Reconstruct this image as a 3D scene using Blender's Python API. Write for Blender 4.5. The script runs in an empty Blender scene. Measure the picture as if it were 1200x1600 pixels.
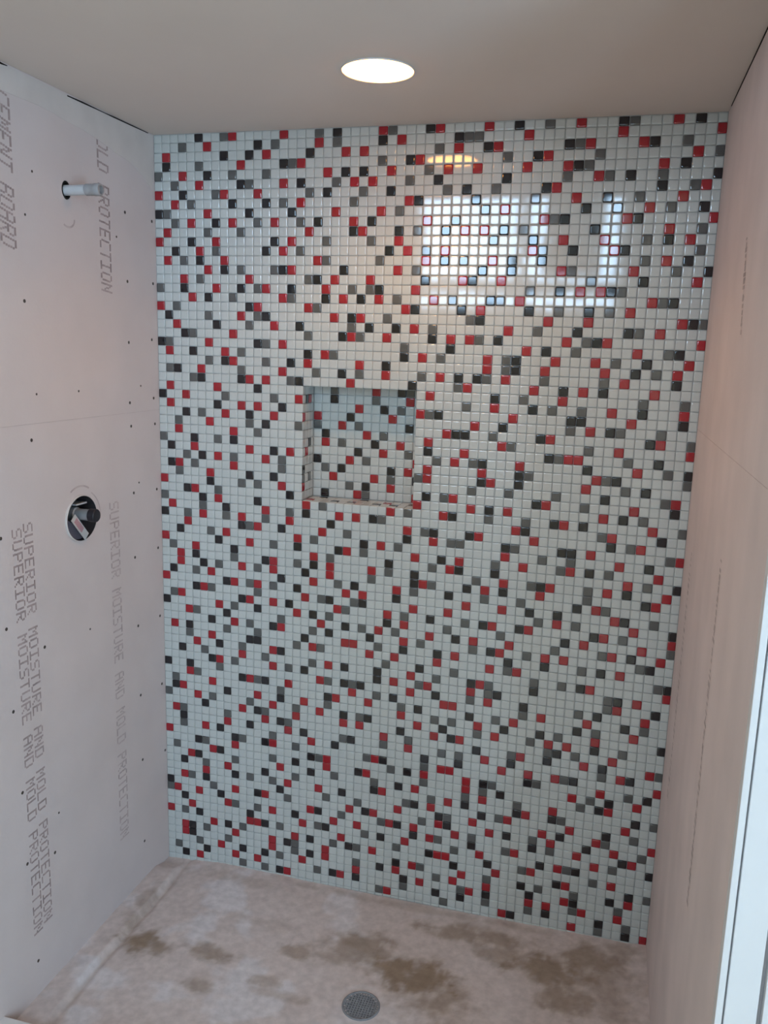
import bpy, bmesh, math, random
from mathutils import Vector, Matrix, noise
from mathutils.geometry import tessellate_polygon

scene = bpy.context.scene
COL = scene.collection
S = 0.0254                       # tile pitch (one inch)
RX = 1.520                       # right wall
ZC = 2.236                       # shower ceiling
YE = -1.07                       # where the shower walls end

# ------------------------------------------------------------------ camera
FPX = 1306.95
cd = bpy.data.cameras.new('camera')
cam = bpy.data.objects.new('camera', cd)
COL.objects.link(cam)
right = Vector((0.9648621, 0.2611785, 0.0287570))
fwd = Vector((-0.2513484, 0.9493240, -0.1887009))
up = right.cross(fwd).normalized()
m = Matrix((right, up, -fwd)).transposed().to_4x4()
CAM = Vector((1.302668, -2.255398, 1.655582))
m.translation = CAM
cam.matrix_world = m
cd.sensor_fit = 'HORIZONTAL'
cd.sensor_width = 36.0
cd.lens = FPX * 36.0 / 1200.0
cd.clip_start = 0.02
scene.camera = cam

def pix(p):
    d = Vector(p) - CAM
    z = d.dot(fwd)
    return 600 + FPX * d.dot(right) / z, 800 - FPX * d.dot(up) / z

# ------------------------------------------------------------------ sky, exposure
world = bpy.data.worlds.new('overcast_sky')
scene.world = world
world.use_nodes = True
bg = world.node_tree.nodes['Background']
bg.inputs['Color'].default_value = (0.51, 0.725, 1.0, 1)
bg.inputs['Strength'].default_value = 23.0
scene.view_settings.view_transform = 'Standard'
scene.view_settings.look = 'None'
scene.view_settings.exposure = -0.10
scene.view_settings.gamma = 1.0
scene.view_settings.use_curve_mapping = False

# windows of the bathroom behind the camera: x0, x1, z0, z1 in the front wall
YF = -3.6
WINDOWS = [(-0.07, 0.64, 1.965, 2.80), (0.66, 1.30, 1.965, 2.80), (2.40, 2.70, 0.70, 2.05)]  # the third is unseen, added for daylight from the right
ADDED_SIDE_WINDOW = (-3.30, -2.30, 0.60, 1.90)      # y0, y1, z0, z1 in the bathroom's right wall; unseen window added for side light
BX1 = 3.05
for (x0, x1, z0, z1) in WINDOWS:   # portals: they only guide the sky's light through the panes
    ld = bpy.data.lights.new('sky_portal', 'AREA')
    ld.shape = 'RECTANGLE'; ld.size = x1 - x0; ld.size_y = z1 - z0
    ld.cycles.is_portal = True
    lo = bpy.data.objects.new('sky_portal', ld); COL.objects.link(lo)
    lo.location = ((x0 + x1) / 2, YF - 0.10, (z0 + z1) / 2)
    lo.rotation_euler = (math.pi / 2, 0, 0)      # faces +Y, into the room

y0, y1, z0, z1 = ADDED_SIDE_WINDOW
ld = bpy.data.lights.new('sky_portal', 'AREA')
ld.shape = 'RECTANGLE'; ld.size = z1 - z0; ld.size_y = y1 - y0
ld.cycles.is_portal = True
lo = bpy.data.objects.new('sky_portal', ld); COL.objects.link(lo)
lo.location = (BX1 + 0.10, (y0 + y1) / 2, (z0 + z1) / 2)
lo.rotation_euler = (0, math.pi / 2, 0)           # faces -X, into the room

# ------------------------------------------------------------------ materials
def mat(name, color, rough=0.6, spec=0.5, metal=0.0, noise_amt=0.0, noise_scale=8.0, bump=0.0, bump_scale=60.0, second=None, second_scale=2.0, coat=0.0, stretch=None):
    M = bpy.data.materials.new(name); M.use_nodes = True
    nt = M.node_tree; b = nt.nodes['Principled BSDF']
    b.inputs['Roughness'].default_value = rough
    b.inputs['Specular IOR Level'].default_value = spec
    b.inputs['Metallic'].default_value = metal
    b.inputs['Coat Weight'].default_value = coat
    b.inputs['Base Color'].default_value = (*color, 1)
    tc = nt.nodes.new('ShaderNodeTexCoord')
    last = None
    if second is not None:
        n = nt.nodes.new('ShaderNodeTexNoise'); n.inputs['Scale'].default_value = second_scale; n.inputs['Detail'].default_value = 4
        nt.links.new(tc.outputs['Object'], n.inputs['Vector'])
        if stretch:
            mp = nt.nodes.new('ShaderNodeMapping'); mp.inputs['Scale'].default_value = stretch
            nt.links.new(tc.outputs['Object'], mp.inputs['Vector']); nt.links.new(mp.outputs['Vector'], n.inputs['Vector'])
        r = nt.nodes.new('ShaderNodeValToRGB'); r.color_ramp.elements[0].position = 0.38; r.color_ramp.elements[1].position = 0.64
        r.color_ramp.elements[0].color = (*color, 1); r.color_ramp.elements[1].color = (*second, 1)
        nt.links.new(n.outputs['Fac'], r.inputs['Fac']); last = r.outputs['Color']
    if noise_amt > 0:
        n = nt.nodes.new('ShaderNodeTexNoise'); n.inputs['Scale'].default_value = noise_scale; n.inputs['Detail'].default_value = 6
        nt.links.new(tc.outputs['Object'], n.inputs['Vector'])
        mr = nt.nodes.new('ShaderNodeMapRange'); mr.inputs['From Min'].default_value = 0.25; mr.inputs['From Max'].default_value = 0.75
        mr.inputs['To Min'].default_value = 1 - noise_amt; mr.inputs['To Max'].default_value = 1 + noise_amt
        nt.links.new(n.outputs['Fac'], mr.inputs['Value'])
        mx = nt.nodes.new('ShaderNodeVectorMath'); mx.operation = 'SCALE'
        if last is None: mx.inputs[0].default_value = color
        else: nt.links.new(last, mx.inputs[0])
        nt.links.new(mr.outputs['Result'], mx.inputs['Scale']); last = mx.outputs['Vector']
    if last is not None: nt.links.new(last, b.inputs['Base Color'])
    if bump > 0:
        n = nt.nodes.new('ShaderNodeTexNoise'); n.inputs['Scale'].default_value = bump_scale; n.inputs['Detail'].default_value = 5
        nt.links.new(tc.outputs['Object'], n.inputs['Vector'])
        bp = nt.nodes.new('ShaderNodeBump'); bp.inputs['Strength'].default_value = bump; bp.inputs['Distance'].default_value = 0.004
        nt.links.new(n.outputs['Fac'], bp.inputs['Height']); nt.links.new(bp.outputs['Normal'], b.inputs['Normal'])
    return M

def emit_mat(name, color, strength):
    M = bpy.data.materials.new(name); M.use_nodes = True
    nt = M.node_tree; nt.nodes.clear()
    e = nt.nodes.new('ShaderNodeEmission'); o = nt.nodes.new('ShaderNodeOutputMaterial')
    e.inputs['Color'].default_value = (*color, 1); e.inputs['Strength'].default_value = strength
    nt.links.new(e.outputs[0], o.inputs['Surface'])
    return M

def glass_mat(name):
    M = bpy.data.materials.new(name); M.use_nodes = True
    nt = M.node_tree; nt.nodes.clear()
    t = nt.nodes.new('ShaderNodeBsdfTransparent'); g = nt.nodes.new('ShaderNodeBsdfGlossy'); x = nt.nodes.new('ShaderNodeMixShader'); o = nt.nodes.new('ShaderNodeOutputMaterial')
    g.inputs['Roughness'].default_value = 0.02; x.inputs['Fac'].default_value = 0.07
    t.inputs['Color'].default_value = (0.95, 0.97, 0.96, 1)
    nt.links.new(t.outputs[0], x.inputs[1]); nt.links.new(g.outputs[0], x.inputs[2]); nt.links.new(x.outputs[0], o.inputs['Surface'])
    return M

TILE = {
    '.': mat('white_glass', (0.535, 0.565, 0.55), 0.06, 0.8, noise_amt=0.03, noise_scale=3),
    'R': mat('red_glass', (0.34, 0.012, 0.022), 0.06, 0.8, noise_amt=0.15, noise_scale=9),
    'K': mat('black_glass', (0.010, 0.010, 0.013), 0.06, 0.8),
    'G': mat('grey_glass', (0.100, 0.103, 0.101), 0.06, 0.8, noise_amt=0.12, noise_scale=9),
}
ORDER = '.RKG'
M_MORTAR = mat('mesh_and_thinset', (0.46, 0.47, 0.465), 0.9, 0.2, noise_amt=0.12, noise_scale=40)
M_BOARD = mat('cement_board', (0.63, 0.55, 0.525), 0.9, 0.15, noise_amt=0.05, noise_scale=5, bump=0.08, bump_scale=120, second=(0.62, 0.56, 0.55), second_scale=1.6)
M_BOARD_R = mat('cement_board_smeared', (0.70, 0.595, 0.57), 0.9, 0.15, noise_amt=0.06, noise_scale=6, bump=0.10, bump_scale=90, second=(0.655, 0.56, 0.54), second_scale=2.2, stretch=(1.0, 3.0, 0.3))
M_PRINT = mat('printed_ink', (0.40, 0.325, 0.315), 0.9, 0.1, noise_amt=0.25, noise_scale=30)
M_PRINT_FAINT = mat('worn_printed_ink', (0.50, 0.42, 0.405), 0.9, 0.1, noise_amt=0.2, noise_scale=30)
M_COMPOUND = mat('joint_compound', (0.62, 0.575, 0.545), 0.9, 0.15, noise_amt=0.06, noise_scale=12)
M_CEIL = mat('ceiling_paint', (0.72, 0.635, 0.58), 0.85, 0.2, noise_amt=0.03, noise_scale=3, bump=0.04, bump_scale=50)
M_DARK = mat('dark_gap', (0.02, 0.017, 0.015), 0.9, 0.1)
M_CAVITY = mat('dark_stud_cavity', (0.05, 0.04, 0.032), 0.9, 0.1, noise_amt=0.3, noise_scale=12)
M_SCREW = mat('screw_steel', (0.09, 0.075, 0.065), 0.5, 0.4, metal=0.5)
M_WHITE = mat('white_trim_paint', (0.70, 0.68, 0.67), 0.4, 0.4, noise_amt=0.015, noise_scale=15)
M_GROOVE = mat('trim_shadow_groove', (0.45, 0.43, 0.44), 0.6, 0.3)  # shade of the casing grooves put into a darker paint
M_ROOM = mat('bathroom_paint', (0.78, 0.65, 0.50), 0.8, 0.2, noise_amt=0.02)
M_VINYL = mat('bathroom_floor', (0.66, 0.56, 0.44), 0.5, 0.4, noise_amt=0.1, noise_scale=10)
M_METAL = mat('galvanised_steel', (0.46, 0.46, 0.46), 0.45, 0.5, metal=0.25, noise_amt=0.12, noise_scale=40)
M_CHROME = mat('brushed_drain_steel', (0.24, 0.245, 0.26), 0.8, 0.12, metal=0.0, noise_amt=0.15, noise_scale=60)
M_PVC = mat('pale_pipe_plastic', (0.50, 0.50, 0.51), 0.35, 0.5, noise_amt=0.06, noise_scale=30)
M_PVC_GREY = mat('grey_pipe_plastic', (0.34, 0.33, 0.33), 0.5, 0.4, noise_amt=0.15, noise_scale=40)
M_VALVE = mat('valve_body_metal', (0.36, 0.38, 0.40), 0.35, 0.5, metal=0.5)
M_VALVE_CAP = mat('black_valve_cap', (0.015, 0.013, 0.018), 0.5, 0.4)
M_SHIELD = mat('shaded_plaster_shield', (0.035, 0.032, 0.035), 0.6, 0.3)  # colour darkened to put shade inside the valve opening
M_COVER = mat('grey_purple_plate', (0.13, 0.115, 0.14), 0.45, 0.4)
M_TAG = mat('white_tag_card', (0.55, 0.52, 0.50), 0.6, 0.3)
M_TAG_PINK = mat('pink_tag_print', (0.48, 0.27, 0.28), 0.6, 0.3)
M_LENS = emit_mat('warm_lamp_lens', (1.0, 0.38, 0.09), 32.0)
M_GLASS = glass_mat('window_glass')
M_BLIND = mat('roller_blind_cloth', (0.55, 0.52, 0.46), 0.9, 0.1)

# ------------------------------------------------------------------ helpers
def obj(name, bm, mats, parent=None, smooth=False):
    me = bpy.data.meshes.new(name); bm.to_mesh(me); bm.free()
    for q in (mats if isinstance(mats, (list, tuple)) else [mats]): me.materials.append(q)
    if smooth:
        for p in me.polygons: p.use_smooth = True
    o = bpy.data.objects.new(name, me); COL.objects.link(o)
    if parent: o.parent = parent
    return o

def tag(o, label=None, cat=None, kind=None, group=None):
    if label: o['label'] = label
    if cat: o['category'] = cat
    if kind: o['kind'] = kind
    if group: o['group'] = group
    return o

def empty(name, loc):
    o = bpy.data.objects.new(name, None); COL.objects.link(o); o.location = loc; o.empty_display_size = 0.05
    return o

def box(bm, x0, x1, y0, y1, z0, z1, mi=0):
    v = [bm.verts.new((x, y, z)) for x in (x0, x1) for y in (y0, y1) for z in (z0, z1)]
    for f in ((0, 1, 3, 2), (4, 6, 7, 5), (0, 4, 5, 1), (2, 3, 7, 6), (0, 2, 6, 4), (1, 5, 7, 3)):
        bm.faces.new([v[i] for i in f]).material_index = mi
    return v

def boxobj(name, b, mats, parent=None, bev=0.0):
    bm = bmesh.new(); box(bm, *b)
    bmesh.ops.recalc_face_normals(bm, faces=bm.faces)
    if bev: bmesh.ops.bevel(bm, geom=list(bm.edges), offset=bev, segments=2, affect='EDGES', profile=0.6)
    return obj(name, bm, mats, parent)

def lathe(profile, axis='X', n=32, origin=(0, 0, 0), cap0=True, cap1=True):
    """profile: (along, radius) pairs; returns a bmesh turned about the axis"""
    bm = bmesh.new(); rings = []
    o = Vector(origin)
    for (a, r) in profile:
        ring = []
        for k in range(n):
            t = 2 * math.pi * k / n
            c, s = r * math.cos(t), r * math.sin(t)
            p = {'X': Vector((a, c, s)), 'Y': Vector((c, a, s)), 'Z': Vector((c, s, a))}[axis]
            ring.append(bm.verts.new(o + p))
        rings.append(ring)
    for A, B in zip(rings, rings[1:]):
        for k in range(n):
            bm.faces.new((A[k], A[(k + 1) % n], B[(k + 1) % n], B[k]))
    if cap0: bm.faces.new(rings[0])
    if cap1: bm.faces.new(rings[-1])
    bmesh.ops.recalc_face_normals(bm, faces=bm.faces)
    return bm

def slab_with_holes(bm, x_face, thick, y0, y1, z0, z1, holes, sign=1, n=40):
    """a board standing in the YZ plane, its face at x_face, with round holes (y, z, ry, rz)"""
    outer = [(y0, z0), (y1, z0), (y1, z1), (y0, z1)]
    loops = [outer]
    for (cy, cz, ry, rz) in holes:
        loops.append([(cy + ry * math.cos(2 * math.pi * k / n), cz - rz * math.sin(2 * math.pi * k / n)) for k in range(n)])
    flat = [p for l in loops for p in l]
    tris = tessellate_polygon([[Vector((p[0], p[1], 0)) for p in l] for l in loops])
    for x in (x_face, x_face - sign * thick):
        vs = [bm.verts.new((x, p[0], p[1])) for p in flat]
        if x == x_face: front = vs
        else: back = vs
        for t in tris: bm.faces.new([vs[i] for i in t])
    i = 0
    for l in loops:
        k = len(l)
        for j in range(k):
            bm.faces.new((front[i + j], front[i + (j + 1) % k], back[i + (j + 1) % k], back[i + j]))
        i += k
    bmesh.ops.recalc_face_normals(bm, faces=bm.faces)

# ------------------------------------------------------------------ back wall
rnd = random.Random(7)
ROWS = [
([9, 15, 26, 32, 37, 46, 55], [5, 21, 31, 40, 50, 57], [8, 19, 27, 43, 51]),
([6, 19, 28, 41, 50, 59], [12, 26, 34], [3, 14, 21, 35, 36]),
([1, 13, 22, 24, 34, 38, 47, 52], [8, 11, 18, 37, 45, 53], [32, 46, 56]),
([10, 17, 30, 43, 57], [1, 15, 29, 42], [5, 16, 26, 39, 48, 59]),
([3, 20, 27, 33, 36, 41, 45, 54], [6, 22, 24, 46, 56], [0, 9, 13, 31, 47]),
([5, 15, 23, 25, 48], [10, 17, 32, 39, 51, 59], [2, 11, 21, 29, 45, 49, 54]),
([0, 8, 12, 44, 58], [3, 20, 27, 35, 43, 54], [7, 18, 24, 33, 38, 57]),
([2, 17, 29, 46, 56], [9, 13, 30, 36, 49], [4, 15, 23, 42, 52]),
([6, 21, 26, 39, 53], [0, 11, 16, 47, 58], [1, 28, 37, 50, 55]),
([4, 9, 14, 23, 31, 43, 51, 59], [7, 19, 25, 45, 52], [2, 12, 17, 34, 44]),
([1, 18, 24, 35, 37, 55], [23, 28, 33, 39, 48], [6, 10, 30, 41, 58]),
([0, 7, 16, 28, 45, 49, 57], [4, 14, 42, 55], [20, 25, 38, 53]),
([5, 15, 29, 33, 42, 50], [2, 13, 27, 46, 51], [7, 17, 31, 43, 58]),
([1, 8, 19, 31, 38, 55], [5, 33, 40, 43, 57], [3, 20, 26, 35, 53]),
([6, 16, 28, 45, 52], [8, 15, 22, 37, 40, 59], [10, 14, 30, 46, 56]),
([3, 11, 21, 25, 35, 39, 58], [19, 31, 36, 53], [5, 18, 48]),
([7, 13, 20, 30, 47, 49], [3, 10, 16, 26, 45, 50], [0, 12, 23, 25, 42, 51]),
([4, 15, 22, 26, 32, 41, 54], [6, 20, 24, 38, 56], [9, 16, 28, 34, 39, 55]),
([0, 12, 18, 29, 37, 52], [11, 30, 35, 42, 48], [2, 19, 45, 50]),
([10, 21, 24, 44, 48, 57], [1, 13, 23, 37, 58], [6, 12, 27, 36, 59]),
([2, 14, 30, 40, 55], [7, 17, 25, 28, 47, 52], [11, 23, 32, 43, 53]),
([9, 23, 27, 34, 36, 46, 50, 59], [3, 22, 32, 39, 49], [4, 18, 24, 37, 48]),
([6, 15, 42, 53], [0, 12, 34, 44, 57], [1, 13, 29, 47, 56]),
([1, 8, 20, 31, 38, 45, 49, 58], [4, 18, 29, 41, 54], [10, 21, 33, 40, 51]),
([9, 18, 24, 38, 44, 50, 57], [8, 16, 27, 41, 53], [6, 13, 40, 55]),
([5, 15, 27, 33, 40, 52], [2, 22, 35, 37, 57], [1, 10, 19, 24, 31, 38, 44, 50]),
([11, 13, 23, 36, 43, 48, 55], [5, 10, 17, 30, 46, 50], [4, 16, 35]),
([1, 7, 32, 46], [12, 39], [42, 54, 58]),
([3, 17, 39, 51, 58], [0, 43, 54], [8, 14, 36, 45, 48]),
([1, 10, 12, 31, 41, 53], [7, 15, 33, 47, 48, 58], [32]),
([8, 14, 37, 49], [3, 11, 40, 51], [5, 47, 52, 56]),
([6, 34, 45, 56], [13, 35, 36, 44, 55], [2, 11, 17, 39, 59]),
([2, 9, 32, 40, 52, 59], [], [12, 41, 49]),
([36, 47, 48], [4, 9, 32, 45, 56], [0, 7, 46, 53]),
([4, 11, 16, 35, 42, 54], [1, 14, 38, 49, 59], [33, 37, 57]),
([7, 13, 32, 38, 50], [5, 42, 52], [3, 9, 15, 43, 51, 59]),
([2, 9, 32, 39, 49], [1, 38, 42, 55], [4, 15, 31, 53]),
([6, 58], [11, 14, 51], [2, 37, 41, 46, 57]),
([0, 15, 35, 45, 54], [6, 32, 44, 58], [10, 12, 34, 49]),
([4, 31, 37, 41, 51], [3, 16, 39, 53], [7, 55]),
([7, 18, 28, 34, 47, 56], [5, 12, 35, 46, 49], [0, 20, 30, 39, 43, 59]),
([1, 13, 22, 24, 42, 52], [8, 18, 26, 43, 57], [5, 16, 27, 51]),
([5, 10, 16, 30, 38, 44, 55], [0, 21, 33, 37, 52], [3, 8, 13, 32, 54]),
([3, 12, 20, 33, 50, 59], [10, 15, 30, 41, 47, 48], [11, 23, 35, 36, 42, 58]),
([8, 17, 27, 41, 53], [2, 25, 56], [6, 19, 29, 45, 48]),
([0, 11, 23, 31, 36, 43, 48, 57], [7, 17, 22, 34, 50], [14, 25, 40, 47, 52]),
([4, 19, 35, 54], [9, 28, 36, 40, 59], [1, 21, 33, 56]),
([2, 14, 21, 26, 41, 46, 52, 58], [4, 13, 19, 31, 45, 54], [9, 17, 28, 38, 44, 50]),
([2, 10, 14, 21, 32, 39, 45, 57], [5, 18, 31, 37, 41, 56], [7, 12, 26, 33, 50]),
([6, 19, 29, 51], [1, 15, 24, 35, 49], [4, 22, 31, 39, 43, 52]),
([0, 9, 12, 23, 25, 37, 41, 53], [8, 17, 29, 44, 47, 54], [11, 14, 57]),
([5, 18, 31, 35, 47, 55], [4, 21, 25, 59], [6, 12, 20, 24, 45, 49]),
([2, 11, 14, 22, 28, 40, 44, 52, 59], [10, 16, 33, 39, 43, 51], [1, 23, 30, 37, 54]),
([7, 17, 30, 50, 56], [0, 12, 19, 28, 48], [9, 21, 35, 41, 59]),
([3, 20, 27, 33, 38, 42, 53, 58], [8, 23, 36, 55], [4, 15, 25, 29, 47, 52]),
([9, 15, 30, 41, 46, 48], [6, 14, 21, 26, 40, 57], [11, 19, 32, 38, 44, 56]),
([1, 23, 24, 36, 54], [3, 18, 30, 34, 42, 46, 52], [8, 12, 27, 50]),
([6, 19, 26, 29, 34, 40, 43], [11, 12, 59], [3, 17, 20, 42, 58]),
([4, 14, 51, 59], [7, 15, 32, 50], [10, 28, 36, 45, 48]),
([10, 21, 31, 39, 56], [2, 23, 27, 38, 45, 54], [5, 13, 19, 34, 40, 53]),
([7, 14, 29, 33, 38, 54], [6, 18, 27, 41, 58], [9, 16, 32, 40, 53]),
([20, 31, 40, 57], [0, 3, 23, 25, 34, 44, 52], [7, 21, 24, 38, 50]),
([3, 11, 16, 24, 35, 36, 46, 51], [10, 13, 29, 55], [4, 12, 27, 44, 57]),
([6, 22, 26, 43, 56], [21, 32, 38, 50], [1, 15, 30, 41, 52]),
([2, 12, 18, 30, 39, 52], [1, 8, 15, 42, 46, 59], [21, 34, 36, 48]),
([4, 14, 20, 32, 41, 47, 49], [23, 26, 35, 52], [0, 6, 11, 17, 25, 39, 45, 55]),
([10, 17, 23, 25, 34, 37, 54], [5, 12, 30, 36, 48], [13, 47, 50]),
([1, 13, 28, 44, 51, 58], [15, 39, 47, 53], [2, 8, 16, 31, 43, 59]),
([8, 16, 31, 40, 55], [2, 11, 18, 24, 43, 56], [23, 28, 35, 37, 53]),
([5, 19, 42, 45, 48, 59], [7, 22, 33, 37, 50], [2, 14, 49]),
([0, 14, 27, 35, 36, 53], [9, 13, 28, 45, 58], [10, 17, 26, 33, 46, 56]),
([9, 21, 33, 38, 50, 57], [4, 19, 31, 40, 54], [5, 20, 29, 41, 52]),
([6, 21, 26, 38, 54], [7, 17, 25, 42, 53], [1, 14, 33, 40, 51]),
([3, 15, 32, 40, 48], [4, 19, 30, 57], [9, 22, 27, 38, 44, 59]),
([8, 28, 36, 45, 56], [2, 13, 27, 38, 44, 48], [5, 17, 34, 49]),
([5, 16, 20, 34, 43, 50], [9, 23, 32, 40, 54], [11, 14, 31, 42, 57]),
([2, 30, 39, 47, 53, 59], [5, 15, 35, 49], [3, 21, 25, 36, 54]),
([9, 13, 24, 27, 35, 41, 48, 55], [0, 12, 26, 36, 43, 52], [6, 16, 33, 46, 58]),
([1, 4, 19, 29, 32, 37, 51, 57], [7, 20, 30, 46, 56], [0, 23, 28, 39, 48]),
([8, 14, 22, 25, 34, 44, 53], [2, 17, 32, 39, 59], [9, 12, 35, 43, 55]),
([3, 18, 31, 40, 49], [11, 21, 28, 47, 51], [20, 26, 37, 50]),
([0, 11, 12, 23, 35, 36, 46, 55], [4, 13, 34, 41], [2, 15, 30, 45, 53]),
([6, 17, 27, 42, 50], [8, 19, 24, 37, 49, 57], [10, 22, 25, 59]),
([2, 9, 14, 21, 32, 38, 57], [3, 16, 30, 45, 55], [5, 17, 33, 41, 47, 51]),
([2, 14, 21, 30, 37, 41, 50], [3, 19, 28, 46, 51], [8, 17, 25, 35, 56]),
([7, 18, 25, 33, 39, 46, 48, 52, 56], [10, 13, 31, 41], [4, 15, 38, 51]),
([9, 12, 23], [5, 22, 25, 35, 38, 48, 54], [1, 20, 31, 41, 46, 57]),
([4, 16, 29, 43, 51, 59], [2, 15, 44, 57], [10, 13, 28, 36, 54]),
([], [], []),
]                       # mosaic colours, row -4 at the ceiling to row 84 at the floor
NICHE = [
([7], [10], [2, 11]),
([11], [2], [7]),
([5], [8], [10]),
([0, 9], [4], []),
([3], [11], [0, 5]),
([6], [1], [8]),
([1, 10], [7], [3]),
([8], [5], [11]),
([4, 12], [0], [6]),
([11], [3, 9], [1]),
([2, 7], [12], [9]),
([9], [6], [4]),
([5, 12], [1], [6]),
]
R0 = -4
def colour_of(row, c):
    """each row lists the columns of its red, black and grey tiles; the rest are white"""
    for k, cols in zip('RKG', row):
        if c in cols: return k
    return '.'
def cx(c): return (c + 0.5) * S
def cz(r): return (83.6 - r) * S
NX0, NX1 = cx(17.5), cx(30.5)
NZ1, NZ0 = cz(22.5), cz(35.5)
ND = 0.092                                               # niche depth
TT = 0.004                                               # tile thickness

wall_back = boxobj('wall_back', (-0.06, RX + 0.06, ND + 0.02, ND + 0.12, -0.1, 3.0), M_CAVITY)
tag(wall_back, 'shower back wall covered in white mosaic with red, black and grey glass tiles', 'wall', 'structure')
bm = bmesh.new()
for b in ((-0.01, NX0 - TT, -0.05, ZC + 0.02), (NX1 + TT, RX + 0.01, -0.05, ZC + 0.02), (NX0 - TT, NX1 + TT, NZ1 + TT, ZC + 0.02), (NX0 - TT, NX1 + TT, -0.05, NZ0 - TT)):
    box(bm, b[0], b[1], TT - 0.0008, ND + 0.02, b[2], b[3])
obj('backer_board', bm, M_MORTAR, wall_back)

G = 0.0006                                              # half joint
def tile_profile(w=None):
    """rings of (inset, height) for a pillowed glass tile"""
    return [(0.0, 0.0), (0.0, 0.0026), (0.0006, 0.00345), (0.0015, 0.0039), (0.0029, 0.0041)]

def add_tile(bm, o, ux, uy, un, w, h, mi=0, tilt=0.0):
    """o: centre on the backing, ux/uy in-plane axes, un outward normal"""
    if tilt:
        a, b = rnd.gauss(0, tilt), rnd.gauss(0, tilt)
        un = (un + ux * a + uy * b).normalized(); ux = (ux - un * ux.dot(un)).normalized(); uy = (uy - un * uy.dot(un)).normalized()
    rings = []
    for (ins, ht) in tile_profile():
        hw, hh = w / 2 - ins, h / 2 - ins
        c = min(0.0012 + ins * 0.4, hw * 0.4, hh * 0.4)
        pts = [(-hw + c, -hh), (hw - c, -hh), (hw, -hh + c), (hw, hh - c), (hw - c, hh), (-hw + c, hh), (-hw, hh - c), (-hw, -hh + c)]
        rings.append([bm.verts.new(o + ux * p[0] + uy * p[1] + un * ht) for p in pts])
    for A, B in zip(rings, rings[1:]):
        for k in range(8):
            f = bm.faces.new((A[k], A[(k + 1) % 8], B[(k + 1) % 8], B[k])); f.material_index = mi; f.smooth = True
    f = bm.faces.new([bm.verts.new(v.co) for v in rings[-1]]); f.material_index = mi      # flat top

X, Y, Z = Vector((1, 0, 0)), Vector((0, 1, 0)), Vector((0, 0, 1))
cells = []
for r in range(R0, 85):
    for c in range(60):
        if 17 < c < 31 and 22 < r < 36: continue
        z0, z1 = cz(r + 0.5) + G, cz(r - 0.5) - G
        x0, x1 = cx(c - 0.5) + G, min(cx(c + 0.5) - G, RX - 0.0005)
        z1 = min(z1, ZC - 0.002)
        floor_z = -0.016 + 0.016 * min(1, cx(c) / 0.2)
        if r == 84:
            z0 = max(z0, floor_z - 0.006)
            if z1 - z0 < 0.007: continue
        p = [pix((x, 0, z)) for x, z in ((x0, z0), (x1, z0), (x1, z1), (x0, z1))]
        area = 0.5 * abs(sum(p[i][0] * p[(i + 1) % 4][1] - p[(i + 1) % 4][0] * p[i][1] for i in range(4)))
        cells.append((area, r, c, x0, x1, z0, z1, colour_of(ROWS[r - R0], c)))
full = [q for q in cells if -4 < q[1] < 84 and q[2] < 59]
single = set((q[1], q[2]) for q in sorted(full, reverse=True)[:292])
bm = bmesh.new()
protos = {}
for k in ORDER:
    b2 = bmesh.new()
    add_tile(b2, Vector((0, 0, 0)), X, Z, -Y, S - 2 * G, S - 2 * G)
    me = bpy.data.meshes.new('tile'); b2.to_mesh(me); b2.free(); me.materials.append(TILE[k]); protos[k] = me
for (area, r, c, x0, x1, z0, z1, k) in cells:
    if (r, c) in single:
        o = bpy.data.objects.new('tile', protos[k]); COL.objects.link(o); o.parent = wall_back
        o.location = ((x0 + x1) / 2, TT, (z0 + z1) / 2)
        o.rotation_euler = (rnd.gauss(0, 0.0016), rnd.gauss(0, 0.003), rnd.gauss(0, 0.0016))
    else:
        add_tile(bm, Vector(((x0 + x1) / 2, TT, (z0 + z1) / 2)), X, Z, -Y, x1 - x0, z1 - z0, ORDER.index(k), 0.0016)
mosaic = obj('mosaic_tiles', bm, [TILE[k] for k in ORDER], wall_back)
tag(mosaic, kind='stuff')

# recessed niche
bm = bmesh.new()
box(bm, NX0 - TT, NX1 + TT, ND + TT - 0.0008, ND + 0.02, NZ0 - TT, NZ1 + TT)
nicheo = obj('niche', bm, M_MORTAR, wall_back)
tag(nicheo, 'square recessed shelf lined with the same mosaic')
bm = bmesh.new()
for j in range(13):
    for i in range(13):
        add_tile(bm, Vector((cx(18 + i), ND + TT, cz(23 + j))), X, Z, -Y, S - 2 * G, S - 2 * G, ORDER.index(colour_of(NICHE[j], i)), 0.004)
LEFT = {(0, 26): 'R', (1, 24): 'K', (2, 24): 'R', (2, 29): 'K', (1, 30): 'R', (0, 32): 'K', (0, 33): 'G', (0, 34): 'R', (2, 33): 'G'}
BOT = {(19, 3): 'K', (18, 1): 'R', (21, 1): 'K', (23, 1): 'G', (24, 3): 'G', (26, 1): 'K', (27, 2): 'R', (28, 1): 'K', (30, 2): 'G'}
DEPTHS = [(0.0, 1.0), (1.0, 2.0), (2.0, 3.0), (3.0, ND / S)]
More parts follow.
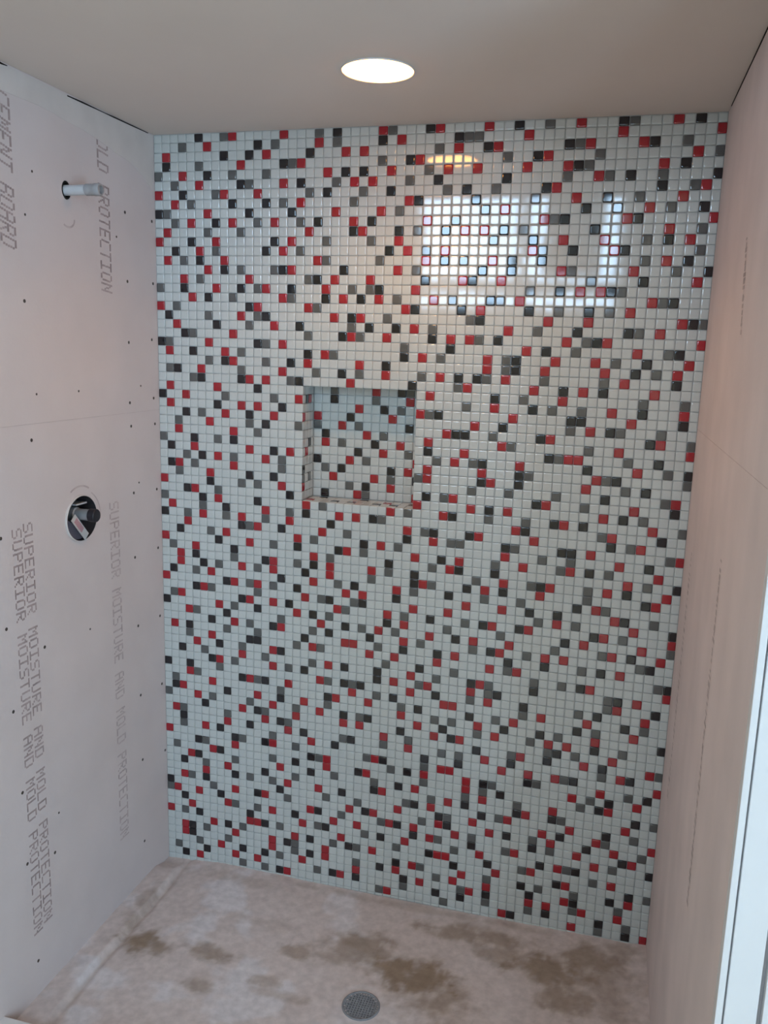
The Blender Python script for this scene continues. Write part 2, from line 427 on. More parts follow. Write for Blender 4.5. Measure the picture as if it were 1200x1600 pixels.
for d, (a, b) in enumerate(DEPTHS):
    y, w = (a + b) / 2 * S, (b - a) * S - 2 * G
    for j in range(13):
        add_tile(bm, Vector((NX0 - TT, y, cz(23 + j))), Y, Z, X, w, S - 2 * G, ORDER.index(LEFT.get((d, 23 + j), '.')), 0.004)
        add_tile(bm, Vector((NX1 + TT, y, cz(23 + j))), Y, Z, -X, w, S - 2 * G, 0, 0.004)
        add_tile(bm, Vector((cx(18 + j), y, NZ0 - TT)), X, Y, Z, S - 2 * G, w, ORDER.index(BOT.get((18 + j, d), '.')), 0.004)
        add_tile(bm, Vector((cx(18 + j), y, NZ1 + TT)), X, Y, -Z, S - 2 * G, w, 0, 0.004)
tag(obj('niche_tiles', bm, [TILE[k] for k in ORDER], nicheo), kind='stuff')

# ------------------------------------------------------------------ left wall
HOLE_V = (-0.404, 1.208, 0.066, 0.060)
HOLE_P = (-0.409, 2.014, 0.0180, 0.0220)
wall_left = boxobj('wall_left', (-0.20, -0.10, YE, ND, -0.1, 3.0), M_CAVITY)
tag(wall_left, 'left shower wall of printed cement board with pipe and valve openings', 'wall', 'structure')
bm = bmesh.new(); slab_with_holes(bm, 0.0, 0.0127, YE, 0.012, -0.04, 1.4643, [HOLE_V])
obj('cement_board', bm, M_BOARD, wall_left)
bm = bmesh.new(); slab_with_holes(bm, 0.0, 0.0127, YE, 0.012, 1.4651, ZC + 0.03, [HOLE_P])
obj('cement_board', bm, M_BOARD, wall_left)
bm = bmesh.new(); box(bm, -0.10, -0.0127, YE, YE + 0.04, -0.1, 3.0); box(bm, -0.10, -0.0127, ND - 0.03, ND, -0.1, 3.0)
box(bm, -0.10, -0.0127, YE, ND, 2.26, 2.85)
obj('stud', bm, M_CAVITY, wall_left)
boxobj('seam_filler', (-0.012, -0.0007, YE, 0.012, 1.4640, 1.4655), M_PRINT_FAINT, wall_left)

bm = lathe([(-0.06, 0.0210), (-0.0004, 0.0212), (-0.0004, 0.0165)], 'X', 32, cap0=False, cap1=False)
for v in bm.verts: v.co.y *= 0.82
hl_ = obj('hole_shade_sleeve', bm, M_DARK, wall_left); hl_.location = (0, HOLE_P[0], HOLE_P[1])  # dark sleeve added so the shade in the pipe hole reads black

# joint compound along the ceiling
bm = bmesh.new()
low = [(-1.06, 2.182), (-0.80, 2.178), (-0.585, 2.178), (-0.499, 2.180), (-0.44, 2.176), (-0.395, 2.171), (-0.33, 2.168), (-0.278, 2.161), (-0.194, 2.146), (-0.13, 2.138), (-0.086, 2.124), (-0.045, 2.105), (-0.004, 2.080)]
a = [bm.verts.new((0.0008, y, z)) for y, z in low]; b = [bm.verts.new((0.0016, y, ZC - 0.004)) for y, z in low]
a2 = [bm.verts.new((-0.001, y, z)) for y, z in low]
for i in range(len(low) - 1):
    bm.faces.new((a[i], a[i + 1], b[i + 1], b[i])); bm.faces.new((a2[i], a2[i + 1], a[i + 1], a[i]))
obj('joint_compound', bm, M_COMPOUND, wall_left)

SCREWS = [(-0.555, 1.533), (-0.392, 1.534), (-0.158, 1.493), (-0.03, 1.5), (-0.099, 1.538), (-0.155, 1.427), (-0.026, 1.424), (-0.581, 1.427), (-0.151, 1.235), (-0.024, 1.227), (-0.122, 1.261), (-0.702, 1.216), (-0.024, 1.045), (-0.154, 1.045), (-0.147, 0.834), (-0.144, 0.614), (-0.143, 0.403), (-0.145, 0.129), (-0.701, 1.002), (-0.571, 0.914), (-0.694, 0.796), (-0.679, 0.58), (-0.676, 0.387), (-0.656, 0.1), (-0.548, 0.453), (-0.571, 0.353), (-0.022, 0.827), (-0.02, 0.602), (-0.009, 0.37), (-0.383, 0.9), (-0.156, 2.003), (-0.018, 2.0), (-0.153, 1.823), (-0.019, 1.828), (-0.581, 1.744), (-0.533, 2.032), (-0.564, 1.934), (-0.2, 1.934), (-0.033, 1.669), (-0.155, 1.659)]
FAINT = {(-0.122, 1.261), (-0.383, 0.9), (-0.548, 0.453), (-0.099, 1.538), (-0.2, 1.934), (-0.533, 2.032), (-0.564, 1.934), (-0.392, 1.534), (-0.555, 1.533)}
smesh = {}
for nm, rr in (('big', 0.0044), ('small', 0.0030)):
    b2 = lathe([(-0.0005, rr), (0.0006, rr), (0.0009, rr * 0.6)], 'X', 8)
    me = bpy.data.meshes.new('screw'); b2.to_mesh(me); b2.free(); me.materials.append(M_SCREW); smesh[nm] = me
for q in SCREWS:
    o = bpy.data.objects.new('screw', smesh['small' if q in FAINT else 'big']); COL.objects.link(o); o.parent = wall_left
    o.location = (0, q[0], q[1])

FONT = {
 'A': '01110 10001 10001 11111 10001 10001 10001', 'B': '11110 10001 10001 11110 10001 10001 11110', 'C': '01111 10000 10000 10000 10000 10000 01111',
 'D': '11110 10001 10001 10001 10001 10001 11110', 'E': '11111 10000 10000 11110 10000 10000 11111', 'I': '11111 00100 00100 00100 00100 00100 11111',
 'L': '10000 10000 10000 10000 10000 10000 11111', 'M': '10001 11011 10101 10101 10001 10001 10001', 'N': '10001 11001 10101 10101 10011 10001 10001',
 'O': '01110 10001 10001 10001 10001 10001 01110', 'P': '11110 10001 10001 11110 10000 10000 10000', 'R': '11110 10001 10001 11110 10100 10010 10001',
 'S': '01111 10000 10000 01110 00001 00001 11110', 'T': '11111 00100 00100 00100 00100 00100 00100', 'U': '10001 10001 10001 10001 10001 10001 01110'}
def lettering(text, yc, z_top, z_bot, height, mat_, slant=0.0, x=0.0004):
    """ink jet letters that read downwards, their tops towards the back wall"""
    bm = bmesh.new()
    adv = (z_top - z_bot) / len(text); px = adv * 0.80 / 5; py = height / 7
    for i, ch in enumerate(text):
        if ch == ' ': continue
        for rw, bits in enumerate(FONT[ch].split()):
            for cl, bit in enumerate(bits):
                if bit == '0': continue
                yy = yc + height / 2 - (rw + 0.5) * py
                zz = z_top - i * adv - (cl + 0.5) * px - slant * (3 - rw) * py + rnd.uniform(-1, 1) * px * 0.10
                hy, hz = py * 0.46, px * 0.56
                v = [bm.verts.new((x, yy + sy * hy, zz + sz * hz)) for sy, sz in ((-1, -1), (1, -1), (1, 1), (-1, 1))]
                bm.faces.new(v)
    return obj('printed_lettering', bm, mat_, wall_left)
lettering('CEMENT BOARD', -0.623, 2.178, 1.852, 0.052, M_PRINT, 0.25)
lettering('OLD PROTECTION', -0.253, 2.163, 1.782, 0.050, M_PRINT, 0.12)
lettering('SUPERIOR MOISTURE AND MOLD PROTECTION', -0.6105, 1.235, 0.180, 0.034, M_PRINT)
lettering('SUPERIOR MOISTURE AND MOLD PROTECTION', -0.6495, 1.228, 0.172, 0.034, M_PRINT)
lettering('SUPERIOR MOISTURE AND MOLD PROTECTION', -0.253, 1.226, 0.202, 0.046, M_PRINT_FAINT)

# pencil curls under the pipe and round the valve
def stroke(pts, w, m_, name, parent, x=0.0005):
    bm = bmesh.new(); L = []
    for i, (y, z) in enumerate(pts):
        p = Vector((0, y, z)); q0 = Vector((0, *pts[max(i - 1, 0)])); q1 = Vector((0, *pts[min(i + 1, len(pts) - 1)]))
        d = (q1 - q0).normalized(); nrm = Vector((0, -d.z, d.y)) * w / 2
        L.append((bm.verts.new((x, p.y + nrm.y, p.z + nrm.z)), bm.verts.new((x, p.y - nrm.y, p.z - nrm.z))))
    for A, B in zip(L, L[1:]): bm.faces.new((A[0], B[0], B[1], A[1]))
    return obj(name, bm, m_, parent)
stroke([(-0.408 + 0.026 * math.cos(t), 1.949 + 0.020 * math.sin(t)) for t in [math.radians(a) for a in range(230, 372, 12)]], 0.005, M_PRINT_FAINT, 'pencil_mark', wall_left)
stroke([(-0.404 + 0.078 * math.cos(t), 1.212 + 0.080 * math.sin(t)) for t in [math.radians(a) for a in range(60, 125, 6)]], 0.005, M_PRINT_FAINT, 'pencil_mark', wall_left)
stroke([(-0.404 + 0.086 * math.cos(t), 1.205 + 0.076 * math.sin(t)) for t in [math.radians(a) for a in range(-10, 62, 6)]], 0.003, M_PRINT_FAINT, 'pencil_mark', wall_left)

# ------------------------------------------------------------------ right wall
wall_right = boxobj('wall_right', (RX + 0.0125, RX + 0.115, YE, ND, -0.1, 3.0), M_CAVITY)
tag(wall_right, 'right shower wall of smeared cement board in shade', 'wall', 'structure')
for (z0, z1) in ((-0.04, 1.4843), (1.4851, ZC + 0.03)):
    bm = bmesh.new(); slab_with_holes(bm, RX, 0.0127, YE, 0.012, z0, z1, [], sign=-1)
    obj('cement_board', bm, M_BOARD_R, wall_right)
boxobj('seam_filler', (RX + 0.0007, RX + 0.012, YE, 0.012, 1.4840, 1.4855), M_PRINT_FAINT, wall_right)
bm = bmesh.new()
for (y0, z0, y1, z1, n) in ((-0.545, 1.88, -0.60, 1.70, 16), (-0.66, 1.30, -0.70, 0.62, 50), (-0.16, 1.20, -0.17, 0.55, 40)):
    for i in range(n):
        t = (i + rnd.random() * 0.5) / n
        y, z = y0 + (y1 - y0) * t, z0 + (z1 - z0) * t
        hy, hz = 0.004 + 0.012 * rnd.random(), 0.002 + 0.004 * rnd.random()
        bm.faces.new([bm.verts.new((RX - 0.0004, y + a * hy, z + b * hz)) for a, b in ((-1, -1), (1, -1), (1, 1), (-1, 1))])
obj('worn_print_dashes', bm, M_PRINT_FAINT, wall_right)

# ------------------------------------------------------------------ ceiling and its gaps
bm = bmesh.new(); n = 48
hole_c, hole_r = (0.776, -0.423), 0.0765
outer = [(-0.02, YE), (RX + 0.02, YE), (RX + 0.02, 0.02), (-0.02, 0.02)]
hl = [(hole_c[0] + hole_r * math.cos(2 * math.pi * k / n), hole_c[1] - hole_r * math.sin(2 * math.pi * k / n)) for k in range(n)]
tr = tessellate_polygon([[Vector((*p, 0)) for p in outer], [Vector((*p, 0)) for p in hl]])
vs = [bm.verts.new((p[0], p[1], ZC)) for p in outer + hl]
vt = [bm.verts.new((p[0], p[1], ZC + 0.012)) for p in outer + hl]
for t in tr: bm.faces.new([vs[i] for i in t]); bm.faces.new([vt[i] for i in t])
for L, o0 in ((4, 0), (n, 4)):
    for k in range(L): bm.faces.new((vs[o0 + k], vs[o0 + (k + 1) % L], vt[o0 + (k + 1) % L], vt[o0 + k]))
bmesh.ops.recalc_face_normals(bm, faces=bm.faces)
ceiling = obj('ceiling', bm, M_CEIL)
tag(ceiling, 'low painted shower ceiling with one round downlight', 'ceiling', 'structure')
def wedge(name, pts, x0, x1, parent):
    """open dark joint along the corner: pts of (y, z_low, z_high)"""
    bm = bmesh.new(); L = [[bm.verts.new((x, y, z)) for x in (x0, x1) for z in (a, b)] for y, a, b in pts]
    for A, B in zip(L, L[1:]):
        for i, j in ((0, 1), (1, 3), (3, 2), (2, 0)): bm.faces.new((A[i], A[j], B[j], B[i]))
    bm.faces.new([L[0][i] for i in (0, 1, 3, 2)]); bm.faces.new([L[-1][i] for i in (0, 1, 3, 2)])
    bmesh.ops.recalc_face_normals(bm, faces=bm.faces)
    return obj(name, bm, M_DARK, parent)
wedge('open_joint', [(-0.393, 2.2285, 2.2310), (-0.33, 2.2290, 2.2330), (-0.27, 2.2300, 2.2322), (-0.24, 2.2302, 2.2322), (-0.2, 2.2300, 2.2335), (-0.1, 2.2310, 2.2340), (-0.03, 2.2325, 2.2340)], -0.002, 0.0022, ceiling)
wedge('open_joint', [(-0.70, 2.2290, 2.2330), (-0.62, 2.2290, 2.2330), (-0.60, 2.2310, 2.2325)], -0.002, 0.0022, ceiling)
wedge('open_joint', [(-0.80, 2.2315, 2.2345), (-0.45, 2.2320, 2.2350), (-0.30, 2.2325, 2.2345), (-0.10, 2.2325, 2.2350), (-0.05, 2.2335, 2.2345)], RX - 0.0015, RX + 0.002, ceiling)

# ------------------------------------------------------------------ floor of mortar
STAINS = [(.125, -.405, .050, .036, .95), (.19, -.405, .036, .020, .8), (.345, -.375, .05, .022, .65), (.37, -.505, .03, .018, .55), (.58, -.30, .05, .022, .65), (.70, -.25, .07, .03, .6), (.79, -.23, .06, .04, .7),
          (.66, -.285, .06, .018, .5), (.745, -.21, .06, .035, .75), (.85, -.265, .055, .045, .95), (.93, -.30, .06, .055, .95), (.98, -.37, .08, .05, .65), (1.05, -.085, .11, .030, .7),
          (1.13, -.14, .09, .025, .6), (1.27, -.17, .10, .05, .85), (1.36, -.10, .08, .04, .75), (1.33, -.26, .07, .05, .7), (1.46, -.04, .04, .03, .5), (.53, -.43, .035, .016, .5), (.58, -.46, .06, .014, .4),
          (.30, -.06, .12, .02, .25), (.42, -.22, .10, .02, .2), (.06, -.24, .02, .07, .45), (.075, -.33, .012, .06, .5), (.84, -.02, .3, .012, .35), (1.42, -.2, .06, .1, .5)]
DRX, DRY = 0.796, -0.429
NXF, NYF = 240, 124
Y0F = -0.80
bm = bmesh.new()
lay = bm.verts.layers.float.new('stain_crease_shade'); lay2 = bm.verts.layers.float.new('powder')
def ss(a, b, t):
    t = max(0, min(1, (t - a) / (b - a))); return t * t * (3 - 2 * t)
def floor_h(x, y):
    d = math.hypot(x - DRX, y - DRY)
    edge = -0.016 + 0.016 * min(1, x / 0.2)
    h = -0.018 * (1 - ss(0.05, 0.75, d)) + edge * ss(0.10, 0.0, -y) * 1.0
    if x < 0.25: h += -0.010 * (1 - x / 0.25) * (1 - ss(0.10, 0.0, -y))
    nz = noise.noise(Vector((x * 9, y * 9, 3.1)))
    w = 0.080 + 0.012 * noise.noise(Vector((y * 8, 0.3, 0)))
    h += 0.015 * (1 - ss(w - 0.012, w, x)) * ss(0.02, 0.10, -y) - 0.004 * math.exp(-((x - w - 0.004) / 0.007) ** 2)          # raised fillet along the left wall
    h += 0.006 * ss(0.06, 0.0, RX - x)
    h += 0.0016 * nz + 0.0012 * noise.noise(Vector((x * 30, y * 30, 1.0)))
    h *= 1.0 if d > 0.066 else 0.0
    if d <= 0.066: h = -0.0195
    return h
vg = []
for j in range(NYF + 1):
    y = Y0F + (0.004 - Y0F) * j / NYF; row = []
    for i in range(NXF + 1):
        x = -0.004 + (RX + 0.008) * i / NXF
        v = bm.verts.new((x, y, floor_h(x, y)))
        p = Vector((x * 16, y * 16, 0.7)); wob = noise.fractal(p, 0.8, 2.0, 4) * 0.55 + noise.fractal(p * 3, 0.8, 2.0, 3) * 0.25
        s = 0
        for (sx, sy, rx, ry, a) in STAINS:
            q = math.hypot((x - sx) / (rx * 1.75), (y - sy) / (ry * 1.75))
            s = max(s, a * (1 - ss(0.25, 1.05, q + wob * 0.9)))
        s = max(s, 0.55 * math.exp(-((x - 0.084 - 0.012 * noise.noise(Vector((y * 8, 0.3, 0)))) / 0.006) ** 2) * ss(0.05, 0.15, -y) * (0.5 + 0.5 * wob)); v[lay] = max(0, min(1, s))  # dark line along the fillet crease paints its shade among the stains
        v[lay2] = ss(0.05, 0.35, noise.fractal(Vector((x * 5 + 4, y * 5, 2.0)), 0.9, 2.0, 4)) * (1 - 0.7 * s) * ss(1.2, 0.5, x)
        row.append(v)
    vg.append(row)
for j in range(NYF):
    for i in range(NXF):
        xx = -0.004 + (RX + 0.008) * (i + .5) / NXF; yy = Y0F + (0.004 - Y0F) * (j + .5) / NYF
        if math.hypot(xx - DRX, yy - DRY) < 0.040: continue
        f = bm.faces.new((vg[j][i], vg[j][i + 1], vg[j + 1][i + 1], vg[j + 1][i])); f.smooth = True
M_FLOOR = bpy.data.materials.new('troweled_mortar'); M_FLOOR.use_nodes = True
nt = M_FLOOR.node_tree; pb = nt.nodes['Principled BSDF']; pb.inputs['Roughness'].default_value = 0.8; pb.inputs['Specular IOR Level'].default_value = 0.2
def attr(nm):
    q = nt.nodes.new('ShaderNodeAttribute'); q.attribute_name = nm; return q.outputs['Fac']
def mixc(fac, a, b):
    q = nt.nodes.new('ShaderNodeMix'); q.data_type = 'RGBA'; nt.links.new(fac, q.inputs[0])
    for s_, v_ in ((6, a), (7, b)):
        if isinstance(v_, tuple): q.inputs[s_].default_value = (*v_, 1)
        else: nt.links.new(v_, q.inputs[s_])
    return q.outputs[2]
c1 = mixc(attr('powder'), (0.58, 0.505, 0.485), (0.63, 0.59, 0.60))
c2 = mixc(attr('stain_crease_shade'), c1, (0.27, 0.20, 0.145))
tcn = nt.nodes.new('ShaderNodeTexCoord'); nn = nt.nodes.new('ShaderNodeTexNoise'); nn.inputs['Scale'].default_value = 45; nn.inputs['Detail'].default_value = 8
nt.links.new(tcn.outputs['Object'], nn.inputs['Vector'])
mr = nt.nodes.new('ShaderNodeMapRange'); mr.inputs['From Min'].default_value = .3; mr.inputs['From Max'].default_value = .7; mr.inputs['To Min'].default_value = .88; mr.inputs['To Max'].default_value = 1.12
nt.links.new(nn.outputs['Fac'], mr.inputs['Value'])
vm = nt.nodes.new('ShaderNodeVectorMath'); vm.operation = 'SCALE'; nt.links.new(c2, vm.inputs[0]); nt.links.new(mr.outputs['Result'], vm.inputs['Scale'])
nt.links.new(vm.outputs['Vector'], pb.inputs['Base Color'])
bp = nt.nodes.new('ShaderNodeBump'); bp.inputs['Strength'].default_value = 0.25; bp.inputs['Distance'].default_value = 0.003
nt.links.new(nn.outputs['Fac'], bp.inputs['Height']); nt.links.new(bp.outputs['Normal'], pb.inputs['Normal'])
floor = obj('floor', bm, M_FLOOR)
boxobj('subfloor', (-0.2, RX + 0.2, -1.02, ND + 0.12, -0.12, -0.07), M_CAVITY, floor)  # unseen slab added to keep sky light from leaking in below
tag(floor, 'stained troweled mortar shower floor sloping to a round drain', 'floor', 'structure')

# ------------------------------------------------------------------ curb (white threshold) at the front
curb = boxobj('trim_3', (-0.01, RX + 0.01, -1.0, -0.785, -0.05, 0.048), M_WHITE, bev=0.003)
tag(curb, 'white threshold across the front edge of the shower floor', 'threshold', 'structure')

# ------------------------------------------------------------------ casing on the end of the right wall
def casing(name, x0, sgn, label):
    """flat door casing with an edge bead and two grooves, facing the bathroom"""
    e = bpy.data.objects.new(name, None); COL.objects.link(e)
    tag(e, label, 'trim', 'structure')
    prof = [(0.0, 0.0095, 0.020), (0.0095, 0.0125, 0.012), (0.0125, 0.056, 0.018), (0.056, 0.0625, 0.010), (0.0625, 0.095, 0.022)]
    for nm, (a, b, d) in zip(('bead', 'groove', 'flat', 'groove', 'outer_band'), prof):
        xa, xb = sorted((x0 + sgn * a, x0 + sgn * b))
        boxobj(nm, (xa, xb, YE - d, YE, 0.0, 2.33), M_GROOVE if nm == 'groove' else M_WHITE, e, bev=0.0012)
    return e
casing('trim_1', RX, 1, 'white grooved casing board on the end of the right shower wall')
casing('trim_2', 0.0, -1, 'white grooved casing board on the end of the left shower wall')

# ------------------------------------------------------------------ the bathroom in front of the shower
BX0, BZ = -0.95, 2.95
def shell(name, b, m_, label, cat):
    return tag(boxobj(name, b, m_), label, cat, 'structure')
shell('floor.001', (BX0, BX1, YF - 0.1, -1.0, -0.06, 0.0), M_VINYL, 'tan bathroom floor in front of the shower threshold', 'floor')
shell('ceiling.001', (BX0, BX1, YF - 0.1, ND + 0.12, BZ, BZ + 0.1), M_ROOM, 'high bathroom ceiling in front of the shower', 'ceiling')
shell('wall_left.001', (BX0 - 0.1, BX0, YF - 0.1, YE + 0.1, -0.1, 3.0), M_ROOM, 'painted bathroom side wall left of the shower', 'wall')
bm = bmesh.new()
sy0, sy1, sz0, sz1 = ADDED_SIDE_WINDOW
for b in ((YF - 0.1, sy0, -0.1, 3.0), (sy1, YE + 0.1, -0.1, 3.0), (sy0, sy1, -0.1, sz0), (sy0, sy1, sz1, 3.0)):
    box(bm, BX1, BX1 + 0.1, *b)
tag(obj('wall_right.001', bm, M_ROOM), 'painted bathroom side wall right of the shower', 'wall', 'structure')
e = bpy.data.objects.new('window_4', None); COL.objects.link(e)
tag(e, 'unseen broad white window added in the bathroom side wall for side light', 'window', 'structure')
bm = bmesh.new(); t = 0.035
for b in ((sy0, sy0 + t, sz0, sz1), (sy1 - t, sy1, sz0, sz1), (sy0, sy1, sz1 - t, sz1), (sy0, sy1, sz0, sz0 + t), ((sy0 + sy1) / 2 - .02, (sy0 + sy1) / 2 + .02, sz0, sz1)):
    box(bm, BX1 + 0.03, BX1 + 0.07, *b)
obj('window_frame', bm, M_WHITE, e)
boxobj('pane', (BX1 + 0.048, BX1 + 0.052, sy0, sy1, sz0, sz1), M_GLASS, e)
shell('wall_back.001', (BX0, -0.0, YE, YE + 0.05, -0.1, BZ), M_ROOM, 'painted partition left of the shower opening', 'wall')
shell('wall_back.002', (RX + 0.001, BX1, YE, YE + 0.05, -0.1, BZ), M_ROOM, 'painted partition right of the shower opening', 'wall')
shell('wall_back.003', (0.0, RX + 0.001, YE, YE + 0.05, ZC, BZ), M_ROOM, 'painted header above the shower opening', 'wall')
bm = bmesh.new()
xs = sorted({BX0, BX1, *[w[0] for w in WINDOWS], *[w[1] for w in WINDOWS]}); zs = sorted({-0.1, 3.0, *[w[2] for w in WINDOWS], *[w[3] for w in WINDOWS]})
for xa, xb in zip(xs, xs[1:]):
    for za, zb in zip(zs, zs[1:]):
        mx_, mz_ = (xa + xb) / 2, (za + zb) / 2
        if any(w[0] < mx_ < w[1] and w[2] < mz_ < w[3] for w in WINDOWS): continue
        box(bm, xa, xb, YF - 0.1, YF, za, zb)
wf = obj('wall_front', bm, M_ROOM); tag(wf, 'painted bathroom wall with windows facing the shower', 'wall', 'structure')
for i, (x0, x1, z0, z1) in enumerate(WINDOWS):
    e = bpy.data.objects.new('window_%d' % (i + 1), None); COL.objects.link(e)
    tag(e, ('white window with a narrow lower light, farthest from the tall window', 'white window with a roller blind and a narrow lower light', 'unseen tall white window added at the end of the front wall for daylight from the right')[i], 'window', 'structure')
    bm = bmesh.new(); t = 0.03
    box(bm, x0, x0 + t, YF - 0.07, YF - 0.03, z0, z1); box(bm, x1 - t, x1, YF - 0.07, YF - 0.03, z0, z1)
    box(bm, x0, x1, YF - 0.07, YF - 0.03, z1 - t, z1); box(bm, x0, x1, YF - 0.07, YF - 0.03, z0, z0 + 0.02)
    zb = z0 + 0.090 if i < 2 else (z0 + z1) / 2
    box(bm, x0, x1, YF - 0.07, YF - 0.03, zb, zb + (0.095 if i < 2 else 0.04))
    obj('window_frame', bm, M_WHITE, e)
    boxobj('pane', (x0, x1, YF - 0.052, YF - 0.048, z0, z1), M_GLASS, e)

# ------------------------------------------------------------------ things
# downlight
lamp = empty('recessed_downlight', (hole_c[0], hole_c[1], ZC))
tag(lamp, 'round lit downlight recessed in the shower ceiling', 'light')
bm = lathe([(0.003, 0.0740), (-0.0005, 0.0790), (-0.0022, 0.0785), (-0.0026, 0.0762), (-0.0005, 0.0757), (0.010, 0.0757)], 'Z', 48, cap0=False, cap1=False)
obj('trim_ring', bm, M_WHITE, lamp, True)
bm = lathe([(0.010, 0.0755), (-0.001, 0.0755), (-0.005, 0.064), (-0.007, 0.040), (-0.009, 0.015), (-0.0092, 0.001)], 'Z', 48, cap0=True, cap1=True)
obj('lens', bm, M_LENS, lamp, True)
bm = lathe([(0.0122, 0.0762), (0.10, 0.0762)], 'Z', 32, cap0=False, cap1=True)
obj('housing', bm, M_WHITE, lamp)

sd = bpy.data.lights.new('downlight_beam', 'SPOT')
sd.energy = 11.0; sd.color = (1.0, 0.60, 0.27); sd.spot_size = math.radians(140); sd.spot_blend = 0.6; sd.shadow_soft_size = 0.05
so = bpy.data.objects.new('downlight_beam', sd); COL.objects.link(so); so.parent = lamp; so.location = (0, 0, -0.012)

# shower arm stub
pipe = empty('shower_pipe', (0, HOLE_P[0], 2.0135))
tag(pipe, 'pale pipe stub sticking out of a dark hole high on the left wall', 'pipe')
bm = lathe([(-0.08, 0.0122), (0.052, 0.0122), (0.0545, 0.0124)], 'X', 24)
obj('nipple', bm, M_PVC, pipe, True)
bm = lathe([(0.0545, 0.0118), (0.056, 0.0138), (0.078, 0.0138), (0.079, 0.0146), (0.092, 0.0146), (0.0945, 0.0130), (0.0945, 0.0100), (0.086, 0.0095)], 'X', 24)
obj('coupling', bm, M_PVC_GREY, pipe, True)
for p in (pipe,):
    for ch in p.children:
        md = ch.modifiers.new('es', 'EDGE_SPLIT'); md.split_angle = math.radians(40)

# valve
valve = empty('shower_valve', (0, HOLE_V[0], HOLE_V[1]))
tag(valve, 'rough shower valve with black cap in a round opening of the left wall', 'valve')
bm = lathe([(-0.070, 0.030), (-0.045, 0.030), (-0.042, 0.019), (-0.012, 0.0185), (-0.010, 0.0150), (0.030, 0.0148)], 'X', 28, origin=(0, 0.0, 0.010))
obj('body', bm, M_VALVE, valve, True)
bm = lathe([(0.028, 0.0150), (0.029, 0.0172), (0.046, 0.0172), (0.048, 0.0155), (0.049, 0.006)], 'X', 28, origin=(0, 0.0, 0.010))
obj('cap', bm, M_VALVE_CAP, valve, True)
bm = lathe([(-0.085, 0.0655), (-0.085, 0.0005)], 'X', 40, cap0=False)
obj('back_plate', bm, M_SHIELD, valve)
bm = lathe([(-0.085, 0.0615), (0.0050, 0.0625), (0.0052, 0.0635), (-0.085, 0.0640)], 'X', 40, cap0=False, cap1=False)
for v in bm.verts: v.co.z *= 0.92
obj('shield', bm, M_SHIELD, valve, True)
bm = lathe([(-0.010, 0.0645), (0.0045, 0.0665), (0.0056, 0.0655), (0.0054, 0.0637), (0.0, 0.0637)], 'X', 40, cap0=False, cap1=False)
for v in bm.verts: v.co.z *= 0.92
obj('plaster_ring', bm, M_COMPOUND, valve, True)
bm = bmesh.new()                                        # plate across the lower near side of the opening
arc = [(0.0612 * math.cos(math.radians(t)), 0.0612 * 0.92 * math.sin(math.radians(t))) for t in range(170, 306, 9)]
va = [bm.verts.new((-0.006, y, z)) for y, z in arc]; vb = [bm.verts.new((-0.010, y, z)) for y, z in arc]
bm.faces.new(va); bm.faces.new(vb)
for i in range(len(arc)): bm.faces.new((va[i], va[(i + 1) % len(arc)], vb[(i + 1) % len(arc)], vb[i]))
bmesh.ops.recalc_face_normals(bm, faces=bm.faces)
obj('cover_plate', bm, M_COVER, valve)
bm = bmesh.new(); box(bm, -0.045, -0.004, -0.012, 0.034, 0.034, 0.038); bmesh.ops.recalc_face_normals(bm, faces=bm.faces)
obj('bracket', bm, M_PVC, valve)
bm = bmesh.new()
box(bm, -0.0008, 0.0008, -0.011, 0.011, -0.041, 0.041, 0)
box(bm, 0.0008, 0.0012, -0.007, 0.008, -0.014, 0.030, 1)
tg = obj('tag', bm, [M_TAG, M_TAG_PINK], valve)
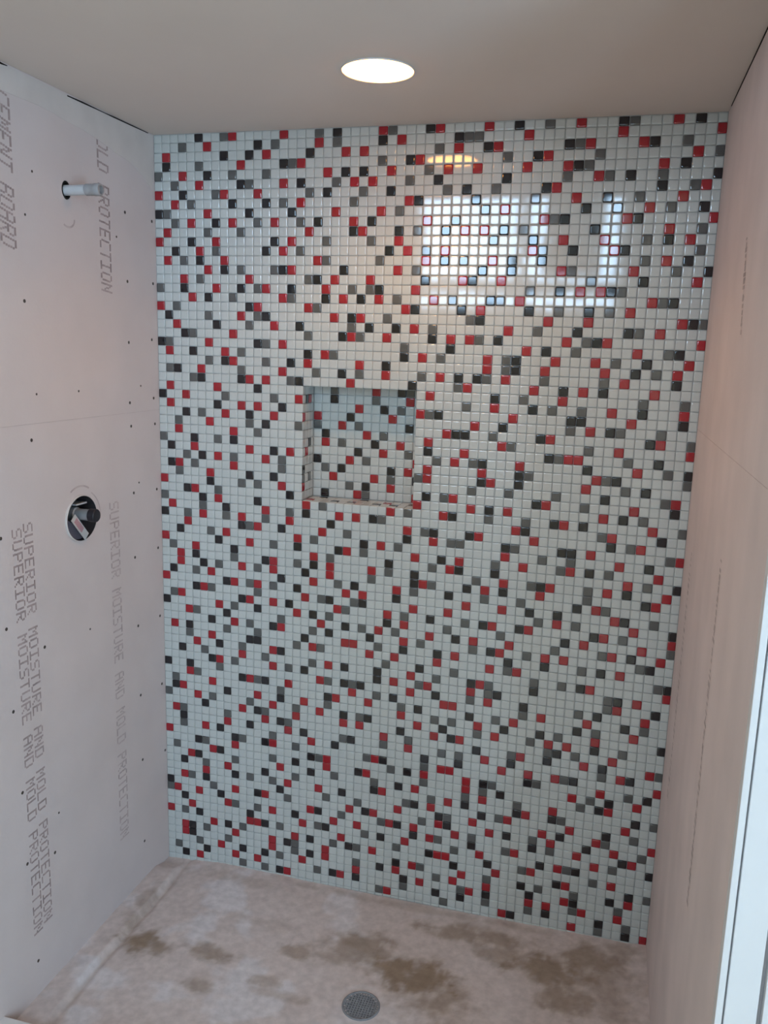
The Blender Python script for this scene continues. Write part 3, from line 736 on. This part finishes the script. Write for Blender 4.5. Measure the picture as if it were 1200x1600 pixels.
tg.location = (0.006, -0.0135, -0.021); tg.rotation_euler = (math.radians(42), math.radians(0), 0)
for ch in valve.children:
    if ch.name in ('body', 'cap', 'shield', 'plaster_ring'):
        md = ch.modifiers.new('es', 'EDGE_SPLIT'); md.split_angle = math.radians(40)

# drain
drain = empty('floor_drain', (DRX, DRY, -0.0185))
tag(drain, 'round perforated metal drain grate set in the mortar floor', 'drain')
bm = lathe([(-0.03, 0.0500), (0.001, 0.0500), (0.0025, 0.0485), (0.0025, 0.0455), (0.0005, 0.0445), (-0.006, 0.0445)], 'Z', 48, cap0=False, cap1=False)
obj('rim', bm, M_CHROME, drain, True)
bm = lathe([(-0.004, 0.0497), (-0.034, 0.0497), (-0.034, 0.002)], 'Z', 32, cap0=False)
obj('cup', bm, M_DARK, drain)
bm = bmesh.new()
step = 0.0074; R_ = 0.0448
for k in range(-6, 7):
    a = k * step
    L = math.sqrt(max(R_ * R_ - a * a, 0))
    if L < 0.004: continue
    box(bm, a - 0.0017, a + 0.0017, -L, L, -0.0022, 0.0006); box(bm, -L, L, a - 0.0017, a + 0.0017, -0.0024, 0.0004)
obj('grate', bm, M_CHROME, drain)
bm = lathe([(0.0, 0.006), (0.0012, 0.006), (0.002, 0.0045), (0.0018, 0.001)], 'Z', 16)
for sx in (-1, 1):
    b2 = lathe([(0.0, 0.0042), (0.0012, 0.0042), (0.0018, 0.003), (0.0012, 0.001)], 'Z', 12, origin=(sx * 0.031, 0, 0.0006))
    obj('screw', b2, M_CHROME, drain, True)
bm.free()

# roller blind in the second window
bl = empty('roller_blind', (0.975, YF - 0.02, 2.74))
tag(bl, 'beige roller blind hanging in the second small window', 'blind')
bm = lathe([(-0.20, 0.016), (0.20, 0.016)], 'X', 16); obj('roller', bm, M_WHITE, bl, True)
bm = bmesh.new(); box(bm, -0.18, 0.20, -0.002, 0.002, -0.55, 0.0); obj('cloth', bm, M_BLIND, bl)
bm = bmesh.new(); box(bm, -0.185, 0.205, -0.005, 0.005, -0.565, -0.548); obj('bottom_bar', bm, M_WHITE, bl)
